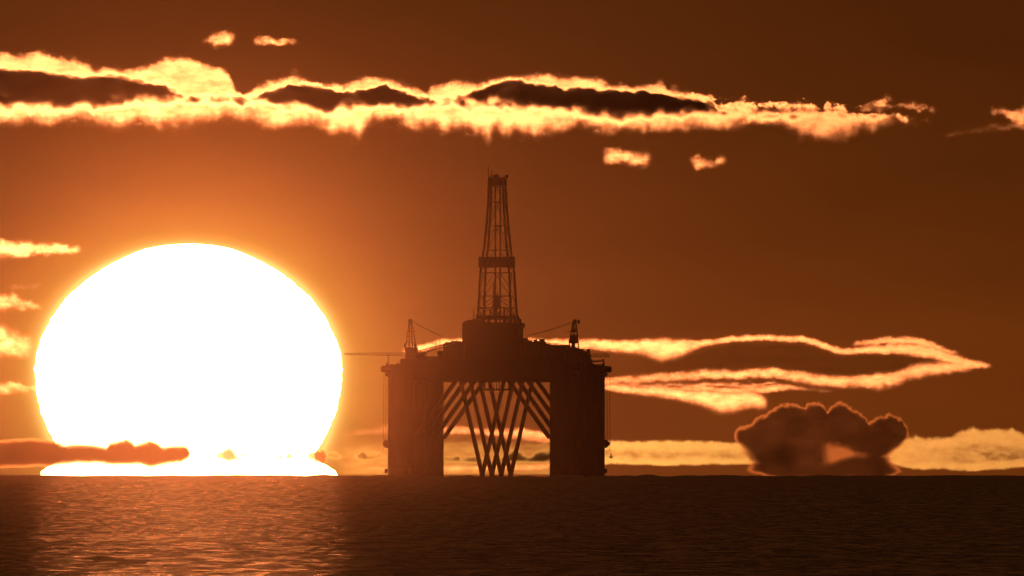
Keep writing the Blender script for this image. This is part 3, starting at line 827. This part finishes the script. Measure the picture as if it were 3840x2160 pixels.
m.tube(loc(1856, 661, -1), loc(1856, 661, 1), 0.7, n=14); m.tube(loc(1866, 661, -1), loc(1866, 661, 1), 0.7, n=14)
for u in (1846, 1879, 1890):
    m.tube(loc(u, 668, 0), loc(u, 658, 0), 0.09, n=5)
m.build('crown_block', M_LATT, derrick)
for u, vt, y_, ra, rb in ((1831, 624, -2, .22, .14), (1843, 638, 1, .24, .2), (1863, 646, 1, .12, .1)):
    MB().tube(loc(u, 668, y_), loc(u, vt, y_), ra, rb, 8).build('antenna', M_LATT, derrick)
m = MB()
for u in (1857.5, 1876):
    m.tube(loc(u, 690, 0), loc(u, 1210, 0), 0.3, n=8)
m.build('guide_rail', M_LATT, derrick)
m = MB(); m.prism([(1860, 1103), (1868, 1103), (1876, 1118), (1877, 1150), (1870, 1160), (1856, 1160), (1846, 1148), (1852, 1112)], 1.8, 0)
m.tube(loc(1866, 1092, 0), loc(1866, 1104, 0), 0.12, n=6)
m.tube(loc(1862, 1160, 0), loc(1862, 1212, 0), 0.3, n=8)
m.build('travelling_block', M_LATT, derrick)
m = MB()
for i in range(5):
    m.tube(loc(1851.5 + i * 1.6, 1060 + 4 * i, -1 + i * .4), loc(1849 + i * 2.2, 1200, -1 + i * .4), 0.14, n=6)
m.tube(loc(1818, 1003, -3), loc(1820, 1200, -3), 0.22, n=6)
m.tube(loc(1840, 1160, 0), loc(1836, 1206, 0), 0.3, n=6); m.tube(loc(1846, 1150, 0), loc(1840, 1165, 0), 0.25, n=6)
m.tube(loc(1904, 1160, 0), loc(1897, 1206, 0), 0.16, n=6); m.tube(loc(1908, 1160, 0), loc(1915, 1206, 0), 0.16, n=6)
m.tube(loc(1891, 1150, 0), loc(1893, 1210, 0), 0.3, n=6)
m.build('drill_pipe', M_LATT, derrick)
m = MB(); m.block(1790, 1944, 1183, 1195, 9, 0, 0.1)
for i in range(12):
    p = loc(1800 + i * 12.5, 1184, -4); m.tube(p, p + Vector((0, 0, 1.0)), 0.06, n=5)
m.tube(loc(1798, 1178, -4), loc(1940, 1178, -4), 0.07, n=5)
for u in (1806, 1826, 1886, 1904, 1925):
    m.block(u, u + 14, 1190, 1212, 1.4, 0, .1)
m.build('floor_girder', M_LATT, derrick)

# cranes
def lattice_leg(m, p, q, r_, n=6): m.tube(p, q, r_, n=n)
def boom_truss(m, p, q, h0, h1, w_=0.7, n=10, rc=0.12):
    p, q = Vector(p), Vector(q)
    def pt(t, s, sy): 
        hh = (h0 + (h1 - h0) * t) / 2
        return p.lerp(q, t) + Vector((0, sy * w_ * (1 - .4 * t), s * hh))
    for s in (-1, 1):
        for sy in (-1, 1):
            m.tube(pt(0, s, sy), pt(1, s, sy), rc, n=5)
    for i in range(n):
        for sy in (-1, 1):
            s = 1 if i % 2 else -1
            m.tube(pt(i / n, s, sy), pt((i + 1) / n, -s, sy), rc * .6, n=5)
        m.tube(pt(i / n, 1, -1), pt(i / n, 1, 1), rc * .6, n=5)
def cable(m, p, q, sag, r_=0.11, n=12):
    p, q = Vector(p), Vector(q)
    f = lambda t: p.lerp(q, t) - Vector((0, 0, sag * 4 * t * (1 - t)))
    for i in range(n):
        m.tube(f(i / n), f((i + 1) / n), r_, n=5)

# crane over the columns nearest the sun
YC = -14.0
m = MB(); m.block(1519, 1568, 1303, 1372, 3.6, YC, 0.2); m.block(1516, 1560, 1352, 1420, 3.6, YC, 0.2); m.lathe(loc(1543, 0, YC).x, YC, [(1.9, zz(1420)), (1.9, zz(1372)), (2.3, zz(1370)), (2.3, zz(1366))], 20)
m.block(1515, 1522, 1288, 1302, 1.2, YC, .1); m.block(1553, 1564, 1290, 1304, 1.2, YC, .1)
crane = m.build('crane', M_DECK, rig)
m = MB()
for (ub, ut, dy) in ((1521, 1534, -1.5), (1562, 1544, -1.5), (1521, 1534, 1.5), (1562, 1544, 1.5), (1534, 1537, 0), (1548, 1541, 0)):
    m.tube(loc(ub, 1304, YC + dy), loc(ut, 1206, YC + dy * .25), 0.18, n=6)
for t in (0.2, .42, .62, .82):
    vv = 1304 + (1206 - 1304) * t
    ul = 1521 + 13 * t; ur = 1562 - 18 * t
    m.tube(loc(ul, vv, YC), loc(ur, vv, YC), 0.11, n=5)
    m.tube(loc(ul, vv, YC), loc(ur - 3, vv - 18, YC), 0.09, n=5)
m.block(1531, 1547, 1197, 1216, 1.0, YC, .1); m.tube(loc(1550, 1241, YC), loc(1562, 1241, YC), 0.12, n=5)
m.build('mast', M_LATT, crane)
m = MB(); boom_truss(m, loc(1566, 1324, YC), loc(1705, 1284, YC), 1.5, 0.7, 0.8, 14, 0.13); m.build('boom', M_LATT, crane)
m = MB()
for dy in (-.5, .5):
    cable(m, loc(1543, 1200, YC + dy), loc(1703, 1281, YC + dy), 0.6, 0.1)
    cable(m, loc(1545, 1210, YC + dy), loc(1640, 1250, YC + dy), 0.2, 0.06)
m.build('pendant_cable', M_CABLE, crane)

YC = 10.0
m = MB(); m.lathe(loc(2150, 0, YC).x, YC, [(1.5, zz(1350)), (1.5, zz(1312)), (2.0, zz(1308)), (2.0, zz(1303)), (.75, zz(1302)), (.75, zz(1286))], 20)
m.block(2132, 2167, 1272, 1288, 2.0, YC, .15); m.block(2136, 2165, 1257, 1274, 1.8, YC, .15)
m.block(2140, 2162, 1236, 1246, 1.2, YC, .1)
crane = m.build('crane', M_DECK, rig)
m = MB()
for (ub, ut, dy) in ((2132, 2149, -1.2), (2171, 2160, -1.2), (2132, 2149, 1.2), (2171, 2160, 1.2)):
    m.tube(loc(ub, 1306, YC + dy), loc(ut, 1206, YC + dy * .3), 0.24, n=6)
m.tube(loc(2152, 1260, YC), loc(2153, 1206, YC), 0.3, n=6)
for t in (.45, .6, .7, .8, .9):
    vv = 1306 - 100 * t
    m.tube(loc(2132 + 17 * t, vv, YC), loc(2171 - 11 * t, vv - 6, YC), 0.16, n=5)
    m.tube(loc(2132 + 17 * t, vv - 8, YC), loc(2171 - 11 * t, vv, YC), 0.12, n=5)
m.block(2150, 2163, 1197, 1216, 1.0, YC, .1); m.block(2166, 2175, 1199, 1214, 1.0, YC, .1); m.tube(loc(2126, 1244, YC), loc(2142, 1244, YC), .12, n=5)
m.tube(loc(2160, 1206, YC), loc(2168, 1206, YC), .15, n=5)
m.build('mast', M_LATT, crane)
m = MB(); boom_truss(m, loc(2136, 1300, YC), loc(1988, 1278, YC), 0.9, 0.5, 0.6, 14, 0.1); m.build('boom', M_LATT, crane)
m = MB()
for dy in (-.4, .4):
    cable(m, loc(2150, 1204, YC + dy), loc(1982, 1256, YC + dy), 0.5, 0.1)
cable(m, loc(2150, 1210, YC), loc(2000, 1253, YC), 0.4, 0.06)
m.build('pendant_cable', M_CABLE, crane)

# burner booms out over both sides
m = MB(); boom_truss(m, loc(1520, 1329, -24), loc(1292, 1327, -24), 1.2, 0.5, 0.5, 22, 0.09)
m.tube(loc(1456, 1334, -24), loc(1457, 1366, -24), 0.2, n=6); m.tube(loc(1440, 1333, -24), loc(1470, 1333, -24), .12, n=5)
m.build('burner_boom', M_LATT, rig)
m = MB(); boom_truss(m, loc(2205, 1332, 24), loc(2286, 1333, 24), 1.1, 1.1, 0.7, 10, 0.1)
m.block(2200, 2214, 1308, 1330, 1.5, 24, .1); m.tube(loc(2205, 1356, 24), loc(2262, 1353, 24), .3, n=6); m.tube(loc(2262, 1346, 24), loc(2266, 1366, 24), .3, n=6)
m.build('burner_boom', M_LATT, rig)
# anchor hanging off the right side
m = MB(); p = loc(2292, 1702, 31)
m.tube(p, p - Vector((0, 0, 1.6)), 0.25, n=6); m.tube(p + Vector((-.7, 0, -1.0)), p + Vector((0, 0, -1.7)), .22, n=6); m.tube(p + Vector((.7, 0, -1.0)), p + Vector((0, 0, -1.7)), .22, n=6)
m.tube(p, loc(2276, 1660, 31), 0.07, n=5)
m.build('anchor', M_CABLE, rig)

# ---------------------------------------------------------------- haze: one closed box of even air round camera, sea and rig
def build_haze():
    m = new_mat('haze_air'); t = m.node_tree
    o = N(t, 'ShaderNodeOutputMaterial'); v = N(t, 'ShaderNodeVolumePrincipled')
    v.inputs['Color'].default_value = (*HAZE_COLOR, 1)
    v.inputs['Density'].default_value = HAZE_SIGMA
    v.inputs['Anisotropy'].default_value = HAZE_G
    try: v.inputs['Density Attribute'].default_value = ''
    except Exception: pass
    t.links.new(v.outputs[0], o.inputs['Volume'])
    try: m.cycles.homogeneous_volume = True
    except Exception: pass
    b = MB(); b.box(-900, 900, -60, 14600, -18.5, 140)
    ob = b.build('haze', m)
    tag(ob, 'warm evening haze glowing in front of the rig and sea', 'haze', kind='stuff')
build_haze()
